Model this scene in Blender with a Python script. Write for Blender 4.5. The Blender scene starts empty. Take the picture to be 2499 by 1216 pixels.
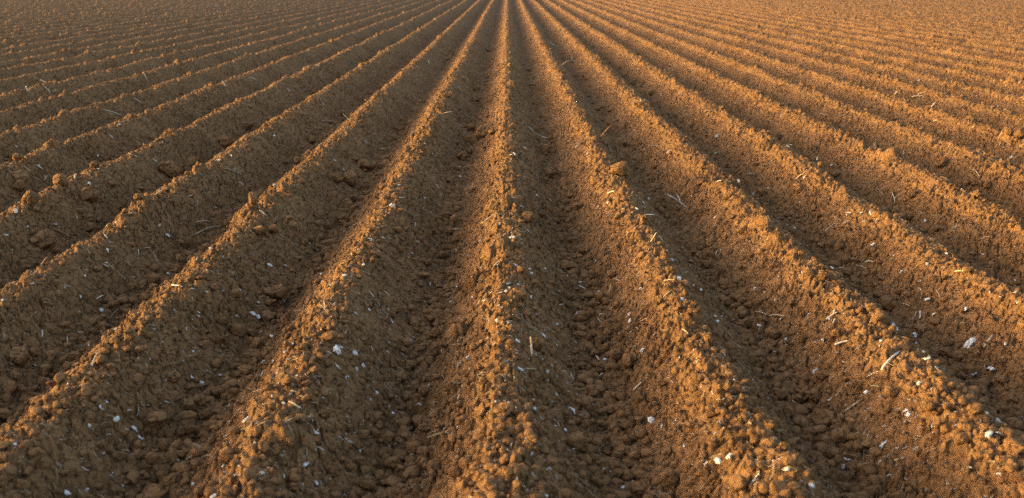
# Ploughed cotton field at sunset: ridges and furrows, clods, cotton tufts and straw
import bpy, math, random
import numpy as np

C = bpy.context.scene.collection
SC = bpy.context.scene
R = math.radians

# ------------------------------------------------------------------ camera, sky, sun, exposure
S = 0.76            # spacing of the ridges (m)
H = 0.225           # depth of a furrow below the crests
CAM_H = 1.40        # eye height above the crests
FPX, PW, PH = 2430.0, 2499.0, 1216.0       # focal length and size of the photograph in its pixels
PITCH = math.atan((608 + 64) / FPX)
YAW = math.atan((1249.5 - 1239.0) / FPX)
cam_data = bpy.data.cameras.new('camera')
cam = bpy.data.objects.new('camera', cam_data); C.objects.link(cam)
cam.location = (0.0, 0.0, CAM_H)
cam.rotation_euler = (math.pi / 2 - PITCH, 0, -YAW)
cam_data.sensor_width = 36.0
cam_data.lens = 36.0 * FPX / PW
cam_data.clip_start = 0.05; cam_data.clip_end = 3000
cam_data.dof.use_dof = True
cam_data.dof.focus_distance = 6.2
cam_data.dof.aperture_fstop = 3.1
SC.camera = cam

SUN_EL, SUN_AZ = R(5.8), R(-90)         # azimuth measured from +Y towards +X: the sun stands to the left
world = bpy.data.worlds.new('World'); SC.world = world; world.use_nodes = True
nt = world.node_tree; nt.nodes.clear()
sky = nt.nodes.new('ShaderNodeTexSky'); sky.sky_type = 'NISHITA'
sky.sun_disc = False
sky.sun_elevation = SUN_EL; sky.sun_rotation = SUN_AZ
sky.air_density = 0.8; sky.dust_density = 6.0; sky.ozone_density = 1.0
bg = nt.nodes.new('ShaderNodeBackground'); bg.inputs['Strength'].default_value = 0.15
wo = nt.nodes.new('ShaderNodeOutputWorld')
nt.links.new(sky.outputs[0], bg.inputs[0]); nt.links.new(bg.outputs[0], wo.inputs[0])
sun_d = bpy.data.lights.new('sun', 'SUN'); sun_d.energy = 2.0; sun_d.angle = R(1.2); sun_d.color = (0.335, 0.262, 0.068)
sun = bpy.data.objects.new('sun', sun_d); C.objects.link(sun)
sun.location = (-6, 4, 6)
sun.rotation_euler = (math.pi / 2 - SUN_EL, 0, -SUN_AZ + math.pi)
vs = SC.view_settings
vs.view_transform = 'Standard'; vs.look = 'None'; vs.gamma = 1.0; vs.use_curve_mapping = False
vs.exposure = 2.9
SC.cycles.use_denoising = False
SC.cycles.use_adaptive_sampling = False

# ------------------------------------------------------------------ noise
def h2(ix, iy, seed):
    n = ix.astype(np.int64).astype(np.uint32) * np.uint32(374761393) + iy.astype(np.int64).astype(np.uint32) * np.uint32(668265263) + np.uint32((seed * 2246822519) & 0xffffffff)
    n = (n ^ (n >> np.uint32(13))) * np.uint32(1274126177)
    n = (n ^ (n >> np.uint32(15))) * np.uint32(2654435769)
    n ^= n >> np.uint32(16)
    return n.astype(np.float32) * np.float32(1 / 4294967296.0)

def vn(x, y, seed):                                     # value noise in -1..1
    x = np.asarray(x, np.float32); y = np.asarray(y, np.float32)
    fx = np.floor(x); fy = np.floor(y); u = x - fx; v = y - fy
    u = u * u * u * (u * (u * 6 - 15) + 10); v = v * v * v * (v * (v * 6 - 15) + 10)
    a = h2(fx, fy, seed); b = h2(fx + 1, fy, seed); c = h2(fx, fy + 1, seed); d = h2(fx + 1, fy + 1, seed)
    return ((a + (b - a) * u) * (1 - v) + (c + (d - c) * u) * v) * 2 - 1

def fbm(x, y, seed, o=4):
    s = 0; a = 1.0; t = 0
    for i in range(o):
        s = s + a * vn(x * 2 ** i + 17.3 * i, y * 2 ** i - 9.1 * i, seed + i); t += a; a *= 0.5
    return s / t

def sm(e0, e1, x):
    t = np.clip((x - e0) / (e1 - e0), 0, 1)
    return t * t * (3 - 2 * t)

# ------------------------------------------------------------------ the shape of the ground
def ridge(x, y):
    k = np.round(x / S)
    w = 0.011 * vn(y / 0.9, k, 11) + 0.008 * vn(y / 0.27, k, 12)
    d = x - k * S - w
    a = np.abs(d)
    d0 = 0.050 + 0.022 * vn(y / 0.55, k, 13)
    s = np.clip((a - d0) / (0.352 - d0), 0, 1)
    pr = 0.60 * s + 0.40 * s * s * (3 - 2 * s)
    top = 0.012 * vn(y / 0.8, k, 14) + 0.011 * vn(y / 0.26, k, 15)
    z = -H * (1 - 0.42 * sm(7, 17, np.abs(x))) * pr + top * (1 - s) - 0.010 * np.minimum(a / 0.06, 1) ** 2
    z = z + 0.016 * vn(y / 0.5, np.floor(x / S) + 400, 16) * sm(0.22, 0.36, a)
    return k, d, a, z

def masks(a):
    return 1 - sm(0.045, 0.125, a), sm(0.235, 0.345, a)

def lumps(x, y, cell, seed, dens, r0, r1, sq=0.85, sink=0.25):
    """rounded lumps: one candidate per cell, its radius between r0 and r1; dens(cx, cy) is the chance that it is there"""
    gx = np.floor(x / cell); gy = np.floor(y / cell)
    out = np.zeros_like(x)
    for i in (-1, 0, 1):
        for j in (-1, 0, 1):
            cx = gx + i; cy = gy + j
            px = (cx + h2(cx, cy, seed)) * cell; py = (cy + h2(cx, cy, seed + 1)) * cell
            q = h2(cx, cy, seed + 3)
            r = r0 + (r1 - r0) * q * q
            e = 0.65 + 0.7 * h2(cx, cy, seed + 4)          # some long, some broad
            on = h2(cx, cy, seed + 2) < dens(px, py)
            dd = ((x - px) / (r * e)) ** 2 + ((y - py) * e / r) ** 2
            # broken faces: each lump is cut by a tilted plane
            tx = (h2(cx, cy, seed + 5) - 0.5) * 1.5; ty = (h2(cx, cy, seed + 6) - 0.5) * 1.5
            cut = 0.42 + 0.5 * h2(cx, cy, seed + 7) + tx * (x - px) / r + ty * (y - py) / r
            hh = np.where(on & (dd < 1), r * np.minimum(np.sqrt(np.maximum(1 - dd, 0)) * sq, np.maximum(cut, 0)), 0)
            np.maximum(out, hh, out=out)
    return out

def cells(x, y, cell, seed):
    gx = np.floor(x / cell); gy = np.floor(y / cell)
    f1 = np.full_like(x, 9.0); f2 = np.full_like(x, 9.0)
    for i in (-1, 0, 1):
        for j in (-1, 0, 1):
            cx = gx + i; cy = gy + j
            dd = np.sqrt((x / cell - cx - h2(cx, cy, seed)) ** 2 + (y / cell - cy - h2(cx, cy, seed + 1)) ** 2)
            f2 = np.minimum(f2, np.maximum(dd, f1)); f1 = np.minimum(f1, dd)
    return f1, f2

def cheap_a(px):
    return np.abs(px - np.round(px / S) * S)

def height(x, y):
    x = np.asarray(x, np.float32); y = np.asarray(y, np.float32)
    k, d, a, z = ridge(x, y)
    mc, mf = masks(a)
    wx = x + 0.016 * vn(x / 0.035, y / 0.035, 31) + 0.006 * vn(x / 0.012, y / 0.012, 32)
    wy = y + 0.016 * vn(x / 0.035 + 40, y / 0.035, 33) + 0.006 * vn(x / 0.012 + 40, y / 0.012, 34)

    def dn(c, f, s, pw=1.0):
        def g(px, py):
            m1, m2 = masks(cheap_a(px))
            pat = 0.5 + 0.5 * vn(px / 0.45, py / 0.45, 51)
            return m1 * c * (0.15 + 1.2 * pat) + m2 * f * (0.5 + 0.7 * pat) + s
        return g
    l0 = lumps(wx + 0.015 * vn(x / 0.06, y / 0.06, 37), wy + 0.015 * vn(x / 0.06, y / 0.06, 38), 0.30, 91, dn(0.30, 0.40, 0.06), 0.030, 0.080, 0.8)
    l1 = lumps(wx, wy, 0.10, 101, dn(0.17, 0.50, 0.05), 0.014, 0.044)
    l2 = lumps(wx, wy, 0.046, 111, dn(0.22, 0.65, 0.26), 0.007, 0.026)
    l3 = lumps(wx, wy, 0.021, 121, dn(0.20, 0.30, 0.85), 0.004, 0.0135)
    big = np.maximum(np.maximum(l0, l1), l2)
    z = z + big * 1.15 + l3 * (1.1 - 0.3 * sm(0.004, 0.02, big))
    ms = np.clip(1 - mc - mf, 0, 1)
    z = z + (0.015 + 0.022 * sm(6, 16, np.abs(x))) * fbm(x / 0.19, y / 0.17, 61, 4) + 0.0110 * fbm(x / 0.030, y / 0.026, 66, 3) + 0.007 * fbm(x / 0.075, y / 0.06, 69, 2)
    z = z + 0.0058 * vn(x / 0.055, y / 0.012, 71) * ms                      # combed lines down the slopes
    f1, f2 = cells(0.5 * (x + wx), 0.5 * (y + wy), 0.068, 81)
    cm = sm(-0.35, 0.35, vn(x / 0.22, y / 0.22, 85)) * (0.35 + 0.65 * ms)
    z = z - 0.022 * (1 - sm(0.03, 0.13, f2 - f1)) * cm                      # drying cracks
    pit = sm(0.38, 0.52, vn(wx / 0.050, wy / 0.020, 87)) * (0.35 + 0.65 * ms) + 0.8 * sm(0.42, 0.58, vn(wx / 0.020, wy / 0.016, 88))
    g1, g2 = cells(wx / 1.7 + 0.3, wy, 0.050, 95)
    z = z - 0.020 * (1 - sm(0.05, 0.26, g2 - g1)) * sm(-0.5, 0.3, vn(x / 0.3, y / 0.3, 97)) * (1 - 0.6 * sm(0.01, 0.03, big))   # gaps between crumbling plates
    z = z + mc * 0.020 * (0.35 - np.abs(fbm(wx / 0.06, wy / 0.06, 73, 3)) * 1.6)     # broken crust along the tops
    z = z - 0.012 * pit * (1 - 0.7 * sm(0.01, 0.03, big))                   # pits and dragged gaps
    return z

def height1(x, y):
    return float(height(np.array([x], np.float32), np.array([y], np.float32))[0])

# ------------------------------------------------------------------ materials
def mat(name):
    m = bpy.data.materials.new(name); m.use_nodes = True
    t = m.node_tree; b = t.nodes['Principled BSDF']
    return m, t, b

def soil_material(name, tint=1.0):
    m, t, b = mat(name)
    N, L = t.nodes, t.links
    b.inputs['Roughness'].default_value = 0.95
    b.inputs['Specular IOR Level'].default_value = 0.12
    geo = N.new('ShaderNodeNewGeometry')
    def noise(scale, detail, rough=0.55):
        n = N.new('ShaderNodeTexNoise'); n.inputs['Scale'].default_value = scale
        n.inputs['Detail'].default_value = detail; n.inputs['Roughness'].default_value = rough
        L.new(geo.outputs['Position'], n.inputs['Vector']); return n
    n1 = noise(5.0, 4); n2 = noise(95.0, 6, 0.7); n3 = noise(420.0, 3, 0.6)
    r = N.new('ShaderNodeValToRGB')
    r.color_ramp.elements[0].position = 0.28; r.color_ramp.elements[0].color = (0.144 * tint, 0.068 * tint, 0.024 * tint, 1)
    r.color_ramp.elements[1].position = 0.72; r.color_ramp.elements[1].color = (0.298 * tint, 0.148 * tint, 0.060 * tint, 1)
    mx = N.new('ShaderNodeMath'); mx.operation = 'MULTIPLY_ADD'; mx.inputs[1].default_value = 0.55
    L.new(n1.outputs[0], mx.inputs[0])
    m2 = N.new('ShaderNodeMath'); m2.operation = 'MULTIPLY'; m2.inputs[1].default_value = 0.45
    L.new(n2.outputs[0], m2.inputs[0]); L.new(m2.outputs[0], mx.inputs[2])
    n0 = noise(0.9, 3)
    m0 = N.new('ShaderNodeMath'); m0.operation = 'MULTIPLY_ADD'; m0.inputs[1].default_value = 0.30; m0.inputs[2].default_value = -0.15
    L.new(n0.outputs[0], m0.inputs[0])
    m3 = N.new('ShaderNodeMath'); m3.operation = 'ADD'; L.new(mx.outputs[0], m3.inputs[0]); L.new(m0.outputs[0], m3.inputs[1])
    L.new(m3.outputs[0], r.inputs[0])
    L.new(r.outputs[0], b.inputs['Base Color'])
    b1 = N.new('ShaderNodeBump'); b1.inputs['Strength'].default_value = 0.9; b1.inputs['Distance'].default_value = 0.012
    L.new(n2.outputs[0], b1.inputs['Height'])
    # drying cracks finer than the mesh
    wv = N.new('ShaderNodeVectorMath'); wv.operation = 'MULTIPLY_ADD'; wv.inputs[1].default_value = (0.03, 0.03, 0.03)
    nw = noise(28.0, 3); L.new(nw.outputs['Color'], wv.inputs[0]); L.new(geo.outputs['Position'], wv.inputs[2])
    vo = N.new('ShaderNodeTexVoronoi'); vo.feature = 'DISTANCE_TO_EDGE'; vo.inputs['Scale'].default_value = 17.0
    L.new(wv.outputs[0], vo.inputs['Vector'])
    mr = N.new('ShaderNodeMapRange'); mr.interpolation_type = 'SMOOTHSTEP'; mr.inputs['From Min'].default_value = 0.0; mr.inputs['From Max'].default_value = 0.075
    L.new(vo.outputs['Distance'], mr.inputs['Value'])
    b0 = N.new('ShaderNodeBump'); b0.inputs['Strength'].default_value = 1.0; b0.inputs['Distance'].default_value = 0.014
    L.new(mr.outputs[0], b0.inputs['Height']); L.new(b0.outputs[0], b1.inputs['Normal'])
    b2 = N.new('ShaderNodeBump'); b2.inputs['Strength'].default_value = 0.6; b2.inputs['Distance'].default_value = 0.003
    L.new(n3.outputs[0], b2.inputs['Height']); L.new(b1.outputs[0], b2.inputs['Normal'])
    L.new(b2.outputs[0], b.inputs['Normal'])
    return m

def plain_material(name, c0, c1, scale, rough=0.8, stretch=None, sub=0.0):
    m, t, b = mat(name)
    N, L = t.nodes, t.links
    tc = N.new('ShaderNodeNewGeometry')
    n = N.new('ShaderNodeTexNoise'); n.inputs['Scale'].default_value = scale; n.inputs['Detail'].default_value = 4
    L.new(tc.outputs['Position'], n.inputs['Vector'])
    r = N.new('ShaderNodeValToRGB')
    r.color_ramp.elements[0].position = 0.30; r.color_ramp.elements[0].color = (*c0, 1)
    r.color_ramp.elements[1].position = 0.68; r.color_ramp.elements[1].color = (*c1, 1)
    L.new(n.outputs[0], r.inputs[0]); L.new(r.outputs[0], b.inputs['Base Color'])
    b.inputs['Roughness'].default_value = rough; b.inputs['Specular IOR Level'].default_value = 0.2
    bp = N.new('ShaderNodeBump'); bp.inputs['Strength'].default_value = 0.5; bp.inputs['Distance'].default_value = 0.002
    L.new(n.outputs[0], bp.inputs['Height']); L.new(bp.outputs[0], b.inputs['Normal'])
    return m

M_SOIL = soil_material('dry_soil')
M_CLOD = soil_material('clod_soil', 1.04)
M_COTTON = plain_material('cotton_fibre', (0.38, 0.32, 0.25), (0.80, 0.76, 0.69), 120, 0.95)
M_LINT = plain_material('cotton_lint', (0.55, 0.50, 0.44), (0.82, 0.79, 0.74), 60, 0.95)
M_STRAW = plain_material('bleached_straw', (0.28, 0.19, 0.10), (0.56, 0.43, 0.28), 60, 0.7)
M_PALE = plain_material('pale_dry_stalk', (0.40, 0.32, 0.23), (0.66, 0.57, 0.46), 60, 0.7)
M_BARK = plain_material('brown_bark', (0.13, 0.06, 0.025), (0.27, 0.135, 0.055), 90, 0.8)

# ------------------------------------------------------------------ helpers
def mesh_object(name, V, F, material, parent=None, smooth=True):
    """V (n,3), F (m,3 or 4)"""
    me = bpy.data.meshes.new(name)
    V = np.ascontiguousarray(V, np.float32); F = np.ascontiguousarray(F, np.int32)
    k = F.shape[1]
    me.vertices.add(len(V)); me.vertices.foreach_set('co', V.ravel())
    me.loops.add(F.size); me.loops.foreach_set('vertex_index', F.ravel())
    me.polygons.add(len(F))
    me.polygons.foreach_set('loop_start', np.arange(0, F.size, k, dtype=np.int32))
    me.polygons.foreach_set('use_smooth', np.full(len(F), smooth))
    me.update(calc_edges=True)
    me.materials.append(material)
    o = bpy.data.objects.new(name, me); C.objects.link(o)
    if parent: o.parent = parent
    return o

def tag(o, label, cat=None, group=None, kind=None):
    if label: o['label'] = label
    if cat: o['category'] = cat
    if group: o['group'] = group
    if kind: o['kind'] = kind
    return o

def ico(n):
    import bmesh
    bm = bmesh.new(); bmesh.ops.create_icosphere(bm, subdivisions=n, radius=1.0)
    bm.verts.ensure_lookup_table()
    V = np.array([v.co[:] for v in bm.verts], np.float32); F = np.array([[v.index for v in f.verts] for f in bm.faces], np.int32)
    bm.free(); return V, F

# ------------------------------------------------------------------ the ground sheet
def build_ground():
    ys = [1.75]
    NX = 1600
    while ys[-1] < 66:
        y = ys[-1]
        hw = 0.60 * y + 1.1
        ys.append(y + 2 * hw / NX * min(1.7 + 0.035 * (y - 2), 3.6))
    while ys[-1] < 900:
        ys.append(ys[-1] * 1.03)
    ys = np.array(ys, np.float32); NY = len(ys)
    u = np.linspace(-1, 1, NX, dtype=np.float32)
    V = np.empty((NY, NX, 3), np.float32)
    for i in range(0, NY, 100):
        yy = ys[i:i + 100]
        Y = np.repeat(yy[:, None], NX, 1)
        X = u[None, :] * (0.60 * Y + 1.1)
        V[i:i + 100, :, 0] = X; V[i:i + 100, :, 1] = Y; V[i:i + 100, :, 2] = height(X.ravel(), Y.ravel()).reshape(X.shape)
    idx = np.arange(NY * NX, dtype=np.int32).reshape(NY, NX)
    F = np.stack([idx[:-1, :-1], idx[:-1, 1:], idx[1:, 1:], idx[1:, :-1]], -1).reshape(-1, 4)
    print('ground', NY, NX, NY * NX)
    o = mesh_object('ground', V.reshape(-1, 3), F, M_SOIL)
    tag(o, 'ploughed brown soil drawn up into long parallel ridges', kind='structure')
build_ground()
#--OBJECTS--
# ------------------------------------------------------------------ what lies where: positions read off the photograph, by tile (tile corner; x, y, size in quarter pixels)
CLODS = {
 (0, 304): [(190,525,140,1),(885,725,170,8),(1660,460,160,8),(1885,370,140,5),(175,350,80),(2200,185,115,7),(1780,450,100),(430,1140,200,8),(870,1015,110),(190,610,110,4),(930,400,90),(310,740,130),(2470,730,110,6),(790,860,70),(870,920,90),(1110,600,70),(1360,720,80),(2400,20,110,6),(600,560,130,3)],
 (625, 304): [(540,155,90,6),(795,545,120,4),(915,545,150,1),(2215,100,155,8),(2105,40,90),(1060,410,150,2),(840,905,110,1),(1210,420,60),(2310,80,70),(2020,335,90),(410,340,70),(440,560,80),(2090,145,95),(950,740,70),(980,350,60),(40,1040,115),(180,1040,95),(1240,620,60),(1380,1040,80)],
 (1250, 304): [(390,490,150,1),(315,245,120,5),(1060,460,165,6),(1850,565,90,1),(820,555,110),(560,720,60,5),(1290,945,90),(160,910,125),(1020,910,55,3),(2110,690,80),(2250,1030,95),(290,890,90),(640,810,90),(1940,1150,100)],
 (1874, 304): [(1420,690,95,1),(1690,405,115),(2010,590,65,0),(2080,600,65,0),(2140,630,75,0),(1940,575,55,0),(2050,690,95),(780,105,60),(480,900,75),(1060,890,75),(300,630,115),(2460,110,105),(2340,110,55),(110,130,70)],
 (0, 608): [(1520,310,120,0),(2175,720,130,5),(2325,835,145,6),(2100,905,95,1),(2200,895,85,0),(2300,450,95,1),(180,1110,170,4),(340,1030,85,0),(1360,1010,85),(720,920,80),(1150,870,80),(1320,690,90),(990,1110,90),(1080,1000,75),(450,1195,100),(60,570,90),(1250,840,75),(1400,480,60),(1280,910,70),(2420,825,60),(1990,890,65),(1990,940,75),(240,1010,70),(1690,1150,90),(630,760,85),(2320,1110,65)],
 (625, 608): [(215,450,175,4),(720,880,170,2),(1365,605,85,1),(1740,830,100,4),(1735,1040,140,5),(720,770,105),(470,1090,90,3),(610,1000,60),(1330,660,60),(170,650,85),(500,1150,60,0),(580,860,65),(1560,760,75),(1420,1130,75),(340,780,65),(2120,980,75),(2420,790,55),(700,1130,75),(2390,600,55),(2200,920,55),(2260,1150,60),(1250,170,65),(420,760,65),(1790,820,55)],
 (1250, 608): [(690,30,125,4),(500,190,65,0),(590,240,105),(690,670,120,1),(1020,580,75),(920,510,105),(75,440,135,5),(240,930,165,5),(720,440,65),(95,215,75,9),(1140,1110,165,2),(2160,470,75),(1270,70,85,6),(2250,620,105),(1890,160,85),(630,1150,75),(960,270,75),(1920,900,95),(150,640,95),(1540,210,85),(1740,970,85),(1300,1050,85),(2420,530,65),(580,1130,60)],
 (1874, 608): [(600,880,105,3),(60,850,145,4),(1150,560,145,6),(1080,680,150,9),(670,820,100),(340,895,75),(900,600,75),(1000,30,105),(1110,840,55,0),(1220,790,65,0)],
 (0, 912): [(1710,230,110,1),(2110,200,105,0),(1690,60,120,4),(570,330,100,3),(110,200,110),(60,1000,145,1),(1600,680,110,3),(1530,480,175,2),(1440,560,70),(1180,600,90,1),(1740,720,100),(1370,720,90),(2130,540,90),(2230,820,155,3),(2440,900,130,5),(980,720,75),(2290,580,90),(1590,1020,100),(1160,830,110,4),(600,60,100,3),(40,350,100),(1860,370,65,0),(1940,390,60,0),(2010,410,115),(90,450,80),(340,590,70),(1620,890,80),(230,1100,125),(2440,1020,100),(1750,800,80)],
 (625, 912): [(430,440,105,5),(140,640,130,2),(200,770,85,0),(1170,440,130,6),(1420,450,150,3),(1520,490,80,1),(1210,520,90),(1440,570,110),(930,940,115,2),(1340,880,150,2),(1090,1100,145,1),(1740,920,130,9),(2420,390,145,7),(2380,470,105,1),(2430,850,95,0),(2310,800,85,0),(2450,680,115),(1020,870,100),(660,430,85),(760,550,125,1),(70,750,90,0),(90,900,70,0),(40,830,60,0),(360,1150,80),(1260,640,90),(1160,590,70),(1300,980,80),(730,960,80),(1210,1180,100),(1400,1170,130,4),(490,250,80),(2330,240,55,0),(1520,850,80),(340,680,85),(320,110,90),(1050,950,90),(2400,970,90),(2280,600,65),(2390,1130,105),(1800,1100,75)],
 (1250, 912): [(640,690,195,2),(120,440,115,7),(150,530,115,1),(1230,240,110,3),(690,180,70),(800,200,90),(920,260,100,6),(1050,420,100),(1240,470,85),(1220,440,65),(700,430,120,4),(40,850,110,3),(390,890,90,3),(800,970,110,2),(790,1050,85),(1040,800,90,3),(1130,880,85),(2090,150,80,0),(2160,180,60,0),(2000,330,70,0),(2270,430,70,0),(2350,270,80,0),(2450,790,150,1),(2400,660,170,7),(2250,780,110,0),(1680,630,80,0),(1760,640,80,0),(2200,1100,150,9),(1250,1000,110,2),(1140,1000,100),(1530,1030,190,8),(1240,1150,80),(980,1180,110,1),(40,980,80),(310,1130,130,4),(40,380,100),(930,130,65,0),(1210,780,90),(860,660,70),(2330,900,90),(2450,1150,110),(320,760,90),(2110,440,60,0),(2140,280,60,0)],
 (1874, 912): [(330,190,130,4),(440,240,150,8),(540,480,230,8),(450,440,90,6),(310,370,130),(360,490,70,0),(2410,740,200,4),(30,540,90,0),(30,690,100,0),(40,790,90,0),(820,740,130,1),(970,960,160,1),(960,1160,130,1),(1560,340,110,3),(1200,190,115,4),(1370,150,90,5),(1450,50,110),(1890,150,70,0),(1780,140,80,0),(2010,370,100,6),(1940,550,75,0),(2110,550,70,0),(1910,260,80,0),(1890,660,120),(1740,560,100),(540,40,120,6),(150,720,70),(90,1150,170,0),(240,1120,100,0),(600,620,80),(880,640,80),(2030,600,70,0),(2060,830,80),(310,750,60),(640,790,70)],
}
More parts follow.
